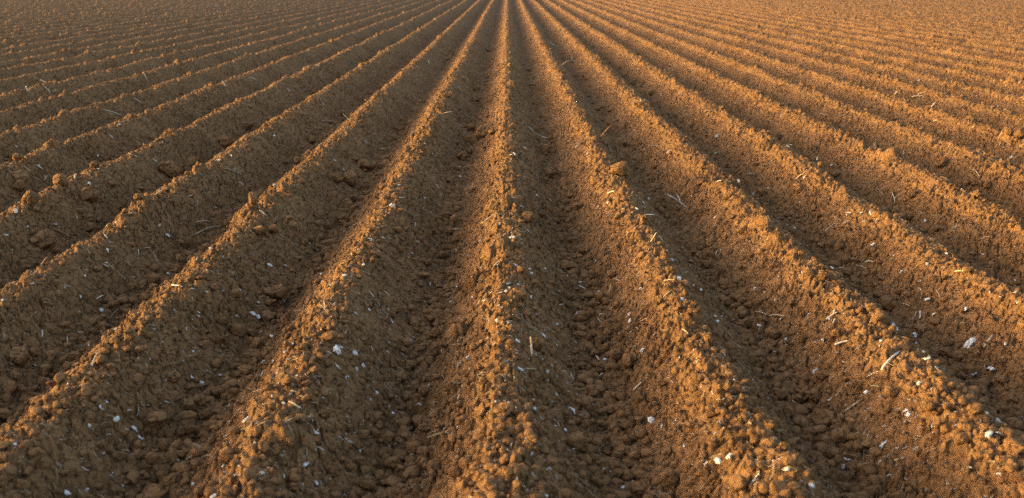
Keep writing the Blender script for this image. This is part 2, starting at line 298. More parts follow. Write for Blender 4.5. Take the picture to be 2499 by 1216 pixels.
TUFTS = {
 (0, 0): [(420,118,18),(230,295,16),(628,735,20,5),(680,862,20),(1355,625,18),(1000,822,16),(185,1130,18),(330,1010,14),(972,800,18),(1250,1128,18),(1340,1110,18),(1165,1210,30),(2190,1058,18),(1485,1092,14),(2110,715,12),(1990,312,22),(1800,50,12),(860,725,14),(1100,700,16)],
 (625, 0): [(600,640,28,1),(720,690,24),(665,858,28),(835,490,16),(1000,662,18),(945,1155,26),(915,1115,26),(985,1085,16),(505,1058,20),(640,1155,22),(840,1080,26),(295,1120,18),(895,610,18),(850,740,18),(1575,565,22),(1860,900,22),(2155,358,14),(2475,380,18),(745,1030,22),(1960,1165,26),(2135,1080,16),(1085,395,16),(470,268,20),(320,890,20),(2110,450,18)],
 (1250, 0): [(55,875,20),(345,518,14),(960,708,18),(1575,915,22),(1730,920,24,0),(1140,790,22),(1550,660,18),(695,1140,16),(705,950,18),(1080,1005,16),(2365,868,18),(2450,1000,18),(2300,1205,24),(155,1020,16),(1555,440,20),(755,858,18)],
 (1874, 0): [(570,688,26,0),(1475,790,28,0),(340,608,16),(1868,297,16),(2230,945,14),(2475,670,20),(610,880,16),(1625,1005,26),(1050,1095,26),(955,790,18)],
 (0, 304): [(165,218,34),(85,348,22),(1240,40,26),(1795,220,26),(960,440,28,5),(1025,438,26),(155,848,50,4),(540,980,36,2),(1055,990,34,5),(270,995,28),(60,1070,50,2),(1640,1080,50,1),(1690,1025,28),(500,155,22),(2410,435,20),(2260,305,40,2),(2140,360,30),(1540,150,24),(870,590,44,1),(1180,385,20),(1140,955,30),(330,1020,22),(680,1035,20),(105,885,24),(540,830,22),(380,410,50,2)],
 (625, 304): [(1070,165,50,2),(1130,225,26),(175,115,34,1),(1990,515,46,1),(1990,410,30),(1395,595,36,4),(1375,660,26),(1455,280,24),(2490,295,36),(2485,1105,40),(2180,1140,36),(2080,985,28),(2380,975,32),(2260,630,22),(1815,930,34),(1330,800,60,1),(1870,250,22),(850,440,34,2),(770,360,30,2),(180,590,44,4),(65,535,24),(485,455,24),(520,1165,30),(770,1070,24),(1130,1130,36,2),(1240,1100,36,2),(1580,1140,36,2),(430,1070,24),(700,715,20),(890,795,26),(1640,720,30)],
 (1250, 304): [(740,280,40,3),(1050,405,34,5),(1045,360,22),(20,290,50,1),(2000,130,48,1),(2395,130,34),(1525,280,44,2),(240,690,30),(1215,850,44,4),(1170,860,30),(90,810,40,2),(150,1030,40,2),(15,1110,44),(90,1125,34),(305,1085,26),(740,960,26),(1755,695,36,2),(1985,900,40,4),(2205,555,50,1),(1605,455,24),(80,395,28),(155,520,22),(2070,1140,28),(735,1160,24),(2460,710,26),(1280,770,34),(1330,725,36),(415,690,26),(935,760,30),(2350,680,30)],
 (1874, 304): [(2375,320,36,1),(40,495,26,5),(5,625,34),(625,395,30),(915,865,30,5),(1000,860,44,3),(1300,855,22),(1535,965,36,5),(1020,1175,60,4),(1045,1020,22),(1275,690,18),(1405,750,26),(2215,520,22),(475,370,26,5),(390,290,22),(190,988,32,2),(260,1020,30),(325,1070,44,2),(265,1110,24),(1640,1000,30),(355,520,32),(1240,1120,34),(200,215,36,2)],
 (0, 608): [(30,500,44,0),(1050,10,34),(1135,780,40,0),(1450,840,44,1),(990,605,46,5),(775,605,40,3),(790,485,50,2),(2470,655,64,1),(2310,655,50,2),(2360,690,26),(1940,615,44,3),(1890,198,28,0),(1955,165,28,0),(2060,30,42,5),(2000,45,28,0),(1715,815,28),(1700,585,60,2),(2030,1020,28),(2490,885,36),(1350,1070,36,2),(1465,1070,34,2),(870,930,40,2),(745,1012,60,2),(790,850,44,2),(1885,1015,34),(2340,395,30),(2020,415,30),(1640,245,40,1),(1480,245,24),(1730,200,30),(10,100,26),(440,250,40,2),(325,360,40,2),(1305,280,36,2),(905,262,26),(830,262,30),(1040,165,36,2)],
 (625, 608): [(1000,12,42,3),(940,45,42,0),(865,255,50,4),(20,520,44,1),(20,665,60,1),(130,150,60,4),(780,980,115,1),(830,960,70,3),(960,1020,74,0),(635,1065,56,4),(1040,1135,54,5),(285,1010,40,0),(2385,425,46,3),(2440,420,46,0),(2475,385,46,4),(2360,690,62,0),(1640,560,46,3),(1900,520,54,6),(2230,500,50,6),(2450,335,60,6),(1325,715,44,2),(1700,335,40,2),(1955,8,40),(1710,250,28),(2200,170,34),(1875,300,26),(1960,370,44,2),(1650,270,30),(1105,590,36,4),(970,620,44,3),(1535,725,28,0),(580,425,44,2),(635,250,30),(155,860,40),(75,1090,60,2),(575,800,28,0),(1520,45,30),(2070,1055,54,4),(1510,885,40),(1300,915,34),(2110,475,40),(1285,1000,34,2),(360,925,40),(2000,1110,50,2),(175,1105,44),(45,805,34),(290,175,40,2),(975,1170,50),(795,1140,60,2),(1050,185,40,5)],
 (1250, 608): [(1560,100,64,3),(1625,285,74,4),(1655,505,58,0),(635,635,60,1),(1145,640,74,6),(1150,715,50,4),(905,1085,76,5),(305,845,74,2),(440,735,52,3),(180,460,60,2),(40,155,68,6),(170,190,36),(185,255,40),(1840,415,46,5),(1975,660,36,0),(2000,710,42,0),(1250,385,46,6),(320,195,32),(45,890,70,1),(75,1165,74,4),(2380,1055,40),(665,320,36,4),(865,630,56,2),(845,430,40),(820,115,50,2),(60,340,50,2),(2370,380,36),(455,420,44,2),(470,490,40),(1160,810,40),(1045,815,40),(2255,835,34,2),(1770,365,30),(2040,655,40),(1630,1055,40,3),(435,960,30),(1270,1000,60,1),(1510,10,36),(340,1200,40),(2410,760,44,4)],
 (1874, 608): [(735,175,90,2),(790,220,40,2),(630,185,60,3),(1230,755,104,4),(1420,835,94,1),(1980,905,135,4),(1565,1060,90,6),(1105,900,46,5),(1775,1165,42,5),(2180,1160,94,4),(535,900,40,5),(1440,910,36,5),(1545,960,40),(600,670,70,3),(1555,490,54,4),(1620,630,40),(1930,605,50),(1880,320,44,2),(1305,210,60,2),(1740,45,34,0),(1555,150,40,5),(70,520,46,6),(410,845,26,0),(2110,45,50,2),(2415,300,34),(1405,690,44,2),(1520,1010,30,0),(175,890,36,5),(2320,935,36),(2420,420,40,2),(460,1185,80,6),(290,1145,40,5)],
 (0, 912): [(1140,460,74,5),(1030,265,60,3),(980,320,70,2),(1310,535,74,4),(1370,620,70,6),(1900,50,115,3),(870,520,44,0),(650,1165,74,0),(850,1120,40),(150,690,44),(2090,1190,94,4),(2400,460,84,3),(1890,1075,42,5),(450,70,50,2),(2150,15,40,4),(1725,890,70,1),(1740,845,50),(410,830,30),(1970,95,60,1),(10,530,60),(2185,930,34)],
 (625, 912): [(1175,195,46,5),(580,570,72,3),(485,890,84,4),(60,970,60,0),(275,1040,50,2),(1595,310,50,6),(1335,380,44,4),(590,1105,52,4),(1015,750,50,6),(330,430,44),(1250,820,30,0),(270,290,40),(2340,280,34,5),(2370,1090,74,5),(2235,1160,50,0),(1740,30,40,2),(1295,705,44,6),(1845,530,46,3),(550,470,36),(1980,780,30),(890,40,40)],
 (1250, 912): [(1365,445,104,5),(590,340,110,2),(515,550,58,4),(160,615,54,3),(215,350,50,4),(740,260,70,4),(2250,150,40,0),(2010,850,84,4),(2120,820,84,1),(1180,1070,44,0),(1080,1105,54,4),(190,790,70,2),(1680,715,56,3),(895,1125,44),(330,1195,50),(1460,515,50,6),(205,275,44,0),(1890,880,60,6)],
 (1874, 912): [(190,925,94,3),(420,1080,74,0),(740,900,64,5),(1350,360,70,6),(1375,405,60,0),(1700,310,84,3),(965,180,54,0),(1470,120,54,5),(2000,25,64,4),(2240,450,50,0),(2150,620,84,1),(2270,580,84,6),(250,265,64,6),(765,830,74,2),(710,1125,50,4),(845,1135,90,4),(560,940,50,0),(1970,925,44),(1125,705,90,2),(600,260,54,2),(65,630,50,4),(440,850,40,2),(2140,380,54,6),(270,445,50,2),(2255,1000,60)],
}
STRAW = {
 (0, 0): [(255,845,270,895,16,'pale',0,.2),(390,785,450,810,16,'pale'),(440,870,490,910,14,'straw',1),(520,910,560,885,12,'straw',1),(1300,960,1380,1025,12,'pale'),(1000,1080,1180,1140,10,'pale'),(2165,790,2210,860,14,'pale'),(2435,760,2499,790,12,'pale',0,.2),(1395,725,1440,785,8,'straw'),(1435,530,1437,560,14,'pale'),(2280,510,2305,540,10,'pale'),(2200,890,2240,920,12,'straw')],
 (625, 0): [(850,1120,930,1190,12,'straw'),(960,1215,972,1180,12,'straw'),(620,1190,800,1205,8,'straw'),(1790,1130,1920,1090,12,'straw',0,.2),(1685,590,1688,630,12,'pale'),(300,870,330,900,12,'pale'),(640,1010,670,1040,8,'pale'),(2290,910,2430,800,10,'brown')],
 (1250, 0): [(370,420,410,450,14,'pale'),(480,640,560,590,10,'straw',0,.25),(575,560,600,610,12,'pale'),(420,450,490,480,8,'straw',0,.2),(660,670,720,620,8,'straw'),(1245,960,1255,1000,14,'pale'),(1500,310,1520,330,12,'straw'),(1820,1000,1930,940,10,'brown'),(2170,1030,2200,990,14,'straw'),(1450,900,1455,940,12,'straw'),(855,260,875,280,14,'straw',0,.4),(1130,225,1125,265,12,'pale'),(1880,1105,1910,1070,12,'straw'),(2050,520,2070,470,8,'straw')],
 (1874, 0): [(85,658,220,755,12,'straw',0,.15),(1235,935,1262,895,22,'straw'),(1385,955,1520,945,16,'straw',1),(1035,1030,1065,1095,10,'straw'),(1595,1045,1640,1000,12,'pale'),(1150,545,1165,515,12,'brown'),(2440,825,2480,790,12,'straw'),(2310,830,2325,860,10,'straw'),(490,690,515,670,10,'straw'),(120,1120,128,1145,16,'pale'),(2320,960,2350,940,10,'straw'),(500,1105,560,1140,10,'straw'),(1610,1195,1660,1185,14,'straw')],
 (0, 304): [(350,395,415,435,14,'pale'),(1490,350,1535,370,16,'pale'),(1255,290,1340,330,12,'pale',0,.15),(1510,690,1590,640,16,'straw'),(1275,890,1305,860,16,'straw'),(2335,565,2380,600,14,'pale'),(2090,805,2120,830,16,'straw'),(1545,1010,1570,985,24,'straw'),(1905,20,1925,5,12,'straw'),(1015,1080,1050,1130,14,'pale'),(735,545,735,490,24,'pale'),(1050,340,1085,280,12,'brown'),(1070,110,1105,140,16,'pale'),(955,340,965,310,16,'pale'),(240,445,300,480,12,'straw'),(500,1030,700,1120,36,'brown'),(430,560,470,500,12,'straw',2),(1900,1075,2080,1020,14,'straw',1),(2180,455,2380,500,12,'straw',1,.2),(1910,960,2040,950,14,'straw',2),(1430,490,1440,530,12,'brown'),(1385,480,1435,530,14,'brown'),(750,905,755,925,14,'straw'),(1840,700,1870,690,14,'pale',0,.4),(2280,440,2310,440,12,'pale'),(1600,0,1640,50,8,'brown'),(1415,1205,1470,1205,14,'straw')],
 (625, 304): [(30,840,100,890,18,'pale'),(2205,975,2400,840,16,'straw'),(1880,1055,1970,1030,14,'straw',1),(1220,280,1270,250,14,'straw'),(1500,100,1560,50,12,'straw'),(250,470,410,455,12,'brown',1,.15),(200,520,300,505,14,'brown'),(1250,75,1300,100,10,'straw'),(1190,160,1270,190,10,'straw'),(2095,270,2098,210,14,'pale'),(2100,605,2125,580,14,'straw'),(1550,1000,1555,960,16,'pale'),(980,1145,1070,1140,14,'brown'),(190,110,270,160,10,'straw'),(360,412,440,400,12,'pale'),(1740,580,1785,640,14,'straw'),(1920,930,1922,890,12,'straw'),(1090,1130,1150,1130,16,'pale'),(160,700,165,715,12,'brown'),(940,20,1040,80,8,'brown',0,.2),(1690,30,1700,70,12,'straw'),(1400,735,1440,730,14,'pale',1),(1750,770,1800,810,10,'straw')],
 (1250, 304): [(860,140,970,10,22,'brown'),(1010,695,1130,740,18,'brown'),(600,720,680,650,16,'brown'),(1350,1155,1410,1060,28,'straw'),(1430,1105,1470,1145,22,'straw'),(930,690,1000,655,20,'pale'),(1520,690,1720,825,15,'pale',2),(1280,890,1390,890,22,'pale',0,.2),(0,745,40,715,18,'straw'),(470,190,550,145,10,'straw'),(100,240,135,265,14,'pale'),(190,620,290,660,14,'brown'),(1740,95,1770,88,14,'straw'),(160,30,200,70,12,'pale'),(240,100,360,135,9,'pale',0,.15),(1280,260,1300,235,14,'straw'),(1880,690,1920,660,12,'straw'),(1360,220,1420,215,12,'straw',1),(2300,480,2360,495,10,'pale'),(2000,570,2040,555,16,'pale'),(920,900,980,870,16,'straw'),(1990,490,2040,475,16,'brown'),(1970,300,2000,290,16,'pale'),(470,80,480,120,10,'straw'),(1113,310,1115,355,14,'brown'),(1640,590,1690,590,16,'pale'),(1165,690,1175,660,14,'pale'),(2180,580,2235,570,12,'brown',2),(1650,690,1660,720,10,'straw'),(350,740,380,770,10,'straw')],
 (1874, 304): [(560,1045,635,995,16,'straw'),(640,900,710,945,12,'straw'),(630,1025,800,1010,22,'brown'),(730,985,780,960,16,'straw'),(640,800,710,750,12,'straw'),(700,850,760,840,14,'straw'),(265,545,360,490,14,'straw',1),(1210,690,1240,780,16,'straw',1),(1070,630,1130,700,10,'straw'),(1990,440,2065,530,12,'straw'),(480,355,482,320,16,'pale'),(200,215,240,215,14,'pale'),(990,850,1010,890,20,'pale'),(775,860,810,865,14,'pale'),(1180,270,1310,290,12,'straw'),(1325,295,1325,260,14,'straw'),(345,525,370,515,14,'straw'),(1770,1060,1830,1040,10,'straw'),(2100,1115,2150,1105,14,'pale'),(770,0,810,35,10,'brown'),(885,1140,890,1200,8,'straw'),(0,395,50,360,10,'straw'),(870,360,880,340,10,'straw'),(1610,1195,1640,1180,12,'straw')],
 (0, 608): [(880,1200,960,1020,26,'straw'),(940,500,1010,455,20,'pale'),(830,490,930,500,12,'brown'),(1690,380,1780,380,22,'pale',0,.2),(1440,750,1520,785,16,'straw'),(1070,690,1165,620,22,'brown'),(1915,110,1930,85,16,'straw'),(1490,30,1550,135,12,'straw'),(415,860,415,790,20,'pale'),(85,335,140,330,16,'straw'),(985,800,1005,840,20,'straw'),(1410,660,1460,660,14,'pale'),(850,10,880,55,10,'straw'),(660,930,660,850,14,'straw'),(1000,160,1060,175,14,'pale'),(1815,1070,1890,1070,14,'straw'),(620,365,690,380,10,'pale'),(440,560,465,540,14,'straw'),(1540,230,1545,170,14,'brown',1),(1270,650,1340,600,14,'straw'),(120,30,125,0,12,'straw'),(1560,890,1600,930,12,'straw'),(2160,960,2185,940,12,'straw'),(1690,240,1760,200,12,'brown'),(410,160,470,85,30,'brown')],
 (625, 608): [(1100,420,1150,480,18,'pale',0,.2),(1200,460,1255,465,14,'pale',0,.3),(1250,420,1305,460,12,'pale'),(675,580,660,490,18,'straw'),(615,540,690,610,20,'pale',1),(640,830,675,750,16,'pale',0,.25),(960,440,1025,445,12,'straw'),(2310,200,2380,150,16,'straw'),(1640,590,1648,515,16,'pale'),(680,1018,740,1030,22,'straw'),(950,710,975,740,18,'straw'),(1125,980,1140,1005,16,'straw'),(870,830,880,800,14,'pale'),(480,260,525,245,12,'straw'),(2020,330,2028,305,16,'straw'),(1840,60,1870,62,12,'pale'),(1880,240,1960,210,12,'straw'),(1480,90,1500,92,12,'pale'),(1720,400,1860,355,10,'straw',1),(2250,250,2280,200,12,'straw'),(1400,215,1420,230,10,'straw'),(1270,640,1340,730,8,'pale'),(820,1100,850,1150,10,'brown'),(160,20,240,65,14,'pale',1),(270,170,300,180,16,'pale'),(1920,130,1930,150,12,'straw'),(1180,520,1215,560,10,'pale')],
 (1250, 608): [(1655,795,1715,860,22,'straw'),(190,1060,178,860,30,'straw'),(350,410,420,455,16,'straw'),(650,370,715,400,22,'pale'),(805,1045,855,1105,20,'pale'),(940,605,990,575,16,'straw'),(1255,720,1320,685,16,'straw'),(1480,310,1600,300,14,'straw'),(1470,475,1545,440,16,'straw'),(945,440,960,350,14,'straw'),(995,300,1045,325,12,'straw',2),(720,1180,800,1175,14,'straw'),(2360,625,2480,640,20,'straw',1),(1790,95,1810,108,14,'pale'),(2195,940,2230,970,16,'straw'),(1265,550,1300,515,12,'straw'),(460,545,500,545,14,'pale'),(830,690,865,710,18,'straw'),(780,565,850,570,12,'straw'),(1380,870,1400,855,14,'straw'),(100,1185,230,1180,18,'straw'),(30,1040,60,1015,16,'straw'),(1680,240,1715,225,16,'straw',1,.3),(700,1000,705,970,12,'straw'),(2110,820,2135,850,12,'straw'),(1300,340,1350,300,10,'straw'),(2195,530,2220,525,12,'straw')],
 (1874, 608): [(650,965,785,915,34,'pale'),(1110,1200,1290,1015,42,'pale'),(565,700,680,640,24,'pale',1),(630,765,655,710,20,'pale'),(1820,235,1960,235,26,'straw',0,.2),(0,655,160,670,18,'straw'),(945,130,1030,130,14,'pale'),(840,160,960,195,12,'straw'),(2100,990,2190,870,28,'straw'),(1630,430,1680,500,12,'straw'),(1300,560,1380,600,16,'straw'),(1430,680,1450,620,14,'straw'),(1480,690,1485,610,22,'pale'),(1460,720,1490,770,14,'pale'),(1120,485,1170,475,14,'straw'),(1870,760,1915,750,14,'pale'),(990,585,992,545,14,'straw'),(430,1130,490,1095,16,'straw'),(1470,385,1495,405,12,'pale'),(1690,205,1730,190,12,'straw'),(1540,150,1570,145,16,'pale'),(1750,790,1790,770,12,'straw'),(1630,1150,1680,1200,16,'straw'),(2160,150,2170,130,10,'pale'),(1960,640,1975,665,8,'straw'),(300,375,330,350,14,'straw',1),(2270,1130,2300,1110,14,'straw')],
 (0, 912): [(640,375,720,355,16,'straw'),(1245,400,1290,360,16,'pale'),(1730,425,1760,405,16,'pale'),(1030,80,1060,105,18,'straw'),(850,40,890,0,22,'straw'),(0,740,90,742,16,'straw'),(1610,285,1650,295,22,'pale'),(1960,835,2060,810,16,'straw'),(1810,870,1900,840,22,'straw'),(1880,680,1970,730,14,'straw'),(2340,110,2420,80,12,'straw',0,.2),(1400,1205,1440,1175,14,'straw'),(1170,1080,1240,1115,10,'straw'),(1180,770,1260,775,14,'straw'),(1570,890,1575,850,12,'straw'),(390,380,430,420,18,'straw')],
 (625, 912): [(1670,660,1890,605,16,'straw',1,.12),(880,0,990,70,12,'brown'),(1960,310,1985,200,16,'straw'),(270,475,360,440,16,'straw'),(1670,140,1695,100,14,'pale'),(1485,820,1530,805,16,'straw'),(20,510,100,485,14,'straw',0,.2),(510,430,540,400,16,'straw'),(1730,290,1780,280,16,'straw'),(1480,133,1525,130,16,'pale'),(340,183,400,180,12,'pale'),(1835,560,1860,520,18,'brown'),(1845,200,1875,185,12,'straw'),(2360,715,2405,700,16,'pale'),(320,300,430,375,36,'straw'),(590,730,660,770,20,'pale',0,.3),(710,740,760,760,20,'pale',0,.3),(1900,290,1945,330,12,'brown'),(600,590,625,535,14,'straw'),(1040,310,1070,325,12,'straw'),(430,240,445,230,14,'pale'),(600,975,635,965,12,'straw')],
 (1250, 912): [(1180,190,1270,90,28,'straw'),(2335,1080,2410,1000,22,'pale',0,.35),(1790,480,1880,350,14,'brown'),(570,10,605,70,16,'pale',0,.2),(820,50,880,5,16,'pale',1),(2000,490,2050,450,16,'straw'),(880,980,900,940,16,'pale'),(1070,330,1075,280,12,'straw'),(440,480,465,525,12,'straw'),(1990,1010,2060,1060,16,'straw',0,.35),(550,960,590,990,14,'pale',0,.4),(110,95,115,60,10,'straw'),(2440,30,2490,0,14,'straw'),(1370,800,1420,760,10,'straw')],
 (1874, 912): [(580,360,790,220,20,'brown',1),(790,220,960,60,14,'brown'),(680,440,900,275,22,'straw'),(960,50,1080,0,16,'straw'),(900,230,950,230,12,'pale'),(920,780,985,775,16,'straw'),(1230,865,1330,855,22,'straw'),(510,780,560,730,12,'brown'),(1730,660,1850,640,18,'brown'),(2150,860,2220,880,16,'straw'),(1580,920,1630,870,12,'straw'),(1080,730,1160,690,22,'pale'),(660,240,720,160,12,'straw'),(1000,150,1080,140,12,'straw'),(1300,560,1370,480,10,'brown',1),(930,830,935,770,12,'straw')],
}
# ------------------------------------------------------------------ from the photograph to the ground
CR, SR = math.cos(PITCH), math.sin(PITCH)
CY, SY = math.cos(YAW), math.sin(YAW)
def ray(px, py):
    u = (px - PW / 2) / FPX; v = (PH / 2 - py) / FPX
    dx, dy, dz = u, CR + v * SR, -SR + v * CR
    return np.array([dx * CY + dy * SY, -dx * SY + dy * CY, dz])

def on_ground(px, py):
    """the point of the ground seen at a pixel of the photograph, and its distance"""
    d = ray(px, py)
    t0 = max(0.5, (0.06 - CAM_H) / d[2]); t1 = (-H - 0.03 - CAM_H) / d[2]
    t = np.linspace(t0, t1, 160)
    x, y, z = d[0] * t, d[1] * t, CAM_H + d[2] * t
    g = height(x.astype(np.float32), y.astype(np.float32))
    i = int(np.argmax(g >= z))
    if g[i] < z[i]: i = len(t) - 1
    return np.array([x[i], y[i], g[i]]), float(t[i] * np.linalg.norm(d))

def normal_at(x, y, e=0.02):
    hx = (height1(x + e, y) - height1(x - e, y)) / (2 * e); hy = (height1(x, y + e) - height1(x, y - e)) / (2 * e)
    n = np.array([-hx, -hy, 1.0]); return n / np.linalg.norm(n)

# where a thing lies, in words
ORD = 'first second third fourth fifth sixth seventh eighth ninth tenth eleventh twelfth thirteenth fourteenth fifteenth sixteenth seventeenth eighteenth nineteenth twentieth twenty-first twenty-second twenty-third twenty-fourth twenty-fifth twenty-sixth twenty-seventh twenty-eighth twenty-ninth thirtieth'.split()
def zone(x):
    k = int(round(x / S)); d = x - k * S
    def nm(k):
        return 'middle ridge' if k == 0 else '%s %s-side ridge' % (ORD[abs(k) - 1], 'right' if k > 0 else 'left')
    if abs(d) > 0.285:
        f = k if d > 0 else k - 1                           # furrow between ridge f and f + 1
        return 'in the %s %s-side furrow' % ((ORD[f], 'right') if f >= 0 else (ORD[-f - 1], 'left'))
    if abs(d) < 0.10: return 'on the %s crest' % nm(k)
    return 'on the %s %s slope' % (nm(k), 'shaded' if d > 0 else 'sunward')

def label_all(items):
    """items: [(object, look, x, y)] of one kind; the look and the place, and where those agree the order along the row from the front"""
    by = {}
    for it in items: by.setdefault((it[1], zone(it[2])), []).append(it)
    for (look, zn), v in by.items():
        v.sort(key=lambda it: it[3])
        for i, it in enumerate(v):
            it[0]['label'] = look + ' ' + zn if len(v) == 1 else '%s %s, %s from the front' % (look, zn, ORD[i])

rnd = random.Random(7)
rng = np.random.default_rng(11)

def in_frame(x, y, m=0.0):
    z = -0.1 - CAM_H
    X = x * CY - y * SY; Y = x * SY + y * CY
    dep = Y * CR - z * SR
    u = X / dep * FPX; v = (Y * SR + z * CR) / dep * FPX
    return abs(u) < PW / 2 - m and abs(v) < PH / 2 - m

# ------------------------------------------------------------------ soil clods
def vn3(P, seed):
    """smooth 3D noise from three slices of the 2D one"""
    return (vn(P[:, 0] + 0.31 * P[:, 2], P[:, 1] + 7.7, seed) + vn(P[:, 1] + 0.37 * P[:, 0], P[:, 2] + 3.1, seed + 1) + vn(P[:, 2] - 0.41 * P[:, 1], P[:, 0] + 1.9, seed + 2)) / 1.8

def clod_shape(seed, facets, crack, lumpy, n=4):
    V, F = ico(n)
    g = np.random.default_rng(seed)
    r = np.full(len(V), 1.12, np.float32)
    if facets:
        N = g.normal(size=(facets, 3)); N /= np.linalg.norm(N, axis=1)[:, None]
        p = g.uniform(0.66, 1.0, facets)
        r = np.minimum(r, (p[None] / np.maximum(V @ N.T, 0.05)).min(1))
        r = r * 0.9 + 0.1
    r = r + lumpy * vn3(V * 1.6, seed) + lumpy * 0.45 * vn3(V * 3.7, seed + 5) + 0.06 * vn3(V * 7, seed + 9) + 0.035 * vn3(V * 17, seed + 13)
    for c in range(crack):
        nn = g.normal(size=3); nn /= np.linalg.norm(nn)
        q = np.abs(V @ nn - g.uniform(-0.25, 0.25) + 0.13 * vn3(V * 2.6, seed + 31 + c) + 0.04 * vn3(V * 8, seed + 41 + c))
        side = sm(-0.3, 0.2, V @ np.roll(nn, 1))
        r = r - 0.20 * (1 - sm(0.015, 0.075, q)) * side
    return V * r[:, None], F

CLOD_KINDS = [('rounded', 13, 1, 0.15), ('oblong', 8, 1, 0.12), ('lopsided', 9, 0, 0.24), ('angular', 13, 0, 0.08), ('cracked', 14, 3, 0.10),
              ('split', 10, 1, 0.12), ('blocky', 8, 0, 0.06), ('knobbly', 9, 2, 0.28), ('deeply cracked', 16, 5, 0.12), ('wedge-shaped', 5, 0, 0.08)]
clod_mesh = []
for i, (nm, fc, crk, lum) in enumerate(CLOD_KINDS):
    V, F = clod_shape(300 + i * 17, fc, crk, lum)
    o = mesh_object('soil_clod', V, F, M_CLOD); clod_mesh.append(o.data); bpy.data.objects.remove(o)

clods = []
def put_clod(x, y, z, r, kind, sx, sy, sz, rz, sink):
    o = bpy.data.objects.new('soil_clod', clod_mesh[kind]); C.objects.link(o)
    o.scale = (r * sx, r * sy, r * sz); o.rotation_euler = (rnd.uniform(-.35, .35), rnd.uniform(-.35, .35), rz)
    o.location = (x, y, z + r * sz * sink)
    o['category'] = 'clod'; o['group'] = 'clods of soil on the ploughed field'
    size = 'big' if r > 0.034 else 'small' if r < 0.017 else 'middling'
    clods.append((o, '%s %s clod' % (size, CLOD_KINDS[kind][0]), x, y))

def tiles(D):
    for (ox, oy), rows in D.items():
        for r in rows:
            yield [ox + r[0] / 4, oy + r[1] / 4] + [q for q in r[2:]]

cand = sorted(tiles(CLODS), key=lambda c: -c[2])
used_xy = []
for c in cand:
    px, py, dz = c[:3]; dpx = dz / 4
    P, dist = on_ground(px, py + dpx * 0.18)
    r = dpx / 2 * dist / FPX * 1.08
    kind = c[3] if len(c) > 3 else rnd.choice([0, 0, 1, 2, 2, 3, 3, 4, 5, 6, 7, 9] if r < 0.03 else [2, 4, 4, 5, 7, 8, 3])
    sx, sy, sz = rnd.uniform(.85, 1.15), rnd.uniform(.85, 1.15), rnd.uniform(.72, 1.0)
    put_clod(float(P[0]), float(P[1]), float(P[2]), r, kind, sx, sy, sz, rnd.uniform(0, 6.28), 0.52)
    used_xy.append((P[0], P[1], r))
tries = 0
while len(clods) < 300 and tries < 6000:
    tries += 1
    y = 2.7 * (7.5 / 2.7) ** rnd.random(); x = rnd.uniform(-1, 1) * (0.5 * y)
    k, d, a, z = [float(q[0]) for q in ridge(np.array([x], np.float32), np.array([y], np.float32))]
    if not in_frame(x, y, 20): continue
    if not (a > 0.27 or (a < 0.11 and y < 4)): continue
    if any((x - q[0]) ** 2 + (y - q[1]) ** 2 < (q[2] + 0.03) ** 2 for q in used_xy): continue
    r = rnd.uniform(0.013, 0.024) * (1 + 0.08 * (y - 2.7))
    put_clod(x, y, height1(x, y), r, rnd.choice([0, 0, 2, 3, 5, 6, 7]), rnd.uniform(.8, 1.2), rnd.uniform(.8, 1.2), rnd.uniform(.7, 1), rnd.uniform(0, 6.28), 0.5)
    used_xy.append((x, y, r))
label_all(clods)

# ------------------------------------------------------------------ soil crumbs: nobody could count them
def crumbs(n):
    V0, F0 = ico(2)
    shapes = []
    for i in range(14):
        g = np.random.default_rng(900 + i); N = g.normal(size=(9, 3)); N /= np.linalg.norm(N, axis=1)[:, None]
        r = np.minimum(1.1, (g.uniform(.55, 1, 9)[None] / np.maximum(V0 @ N.T, .05)).min(1)) + 0.10 * vn3(V0 * 2.3, 950 + i * 3)
        shapes.append(V0 * r[:, None])
    shapes = np.array(shapes, np.float32)
    m = n * 6
    y = 2.4 / (1 - rng.random(m) * (1 - 2.4 / 26.0)); x = rng.uniform(-1, 1, m) * (0.53 * y + 0.25)
    k, d, a, _ = ridge(x.astype(np.float32), y.astype(np.float32)); mc, mf = masks(a)
    pat = 0.5 + 0.5 * vn(x / 0.4, y / 0.4, 51)
    p = mc * (0.05 + 0.55 * sm(.45, .8, pat)) * (1 - 0.85 * sm(3.0, 5, y)) + mf * 0.62 * (0.3 + pat) + 0.14
    keep = np.where(rng.random(m) < p)[0][:n]
    x, y = x[keep].astype(np.float32), y[keep].astype(np.float32); n = len(x)
    r = (0.0036 + 0.0165 * rng.random(n) ** 3.2) * (1 + 0.045 * (y - 2.4)) * (1 + 0.5 * mf[keep])
    z = height(x, y) + r * 0.45
    q = rng.uniform(0, 2 * np.pi, n); cq, sq = np.cos(q), np.sin(q)
    Vs = shapes[rng.integers(0, 14, n)] * rng.uniform(.75, 1.25, (n, 1, 3))
    Vs[:, :, 2] *= 0.85
    X = Vs[:, :, 0] * cq[:, None] - Vs[:, :, 1] * sq[:, None]; Y = Vs[:, :, 0] * sq[:, None] + Vs[:, :, 1] * cq[:, None]
    P = np.stack([X, Y, Vs[:, :, 2]], -1) * r[:, None, None] + np.stack([x, y, z], -1)[:, None, :]
    F = (F0[None] + (np.arange(n) * len(V0))[:, None, None]).reshape(-1, 3)
    o = mesh_object('soil_crumbs', P.reshape(-1, 3), F, M_CLOD, smooth=False)
    tag(o, 'loose brown soil crumbs strewn over crests and furrow floors', kind='stuff')
crumbs(19000)

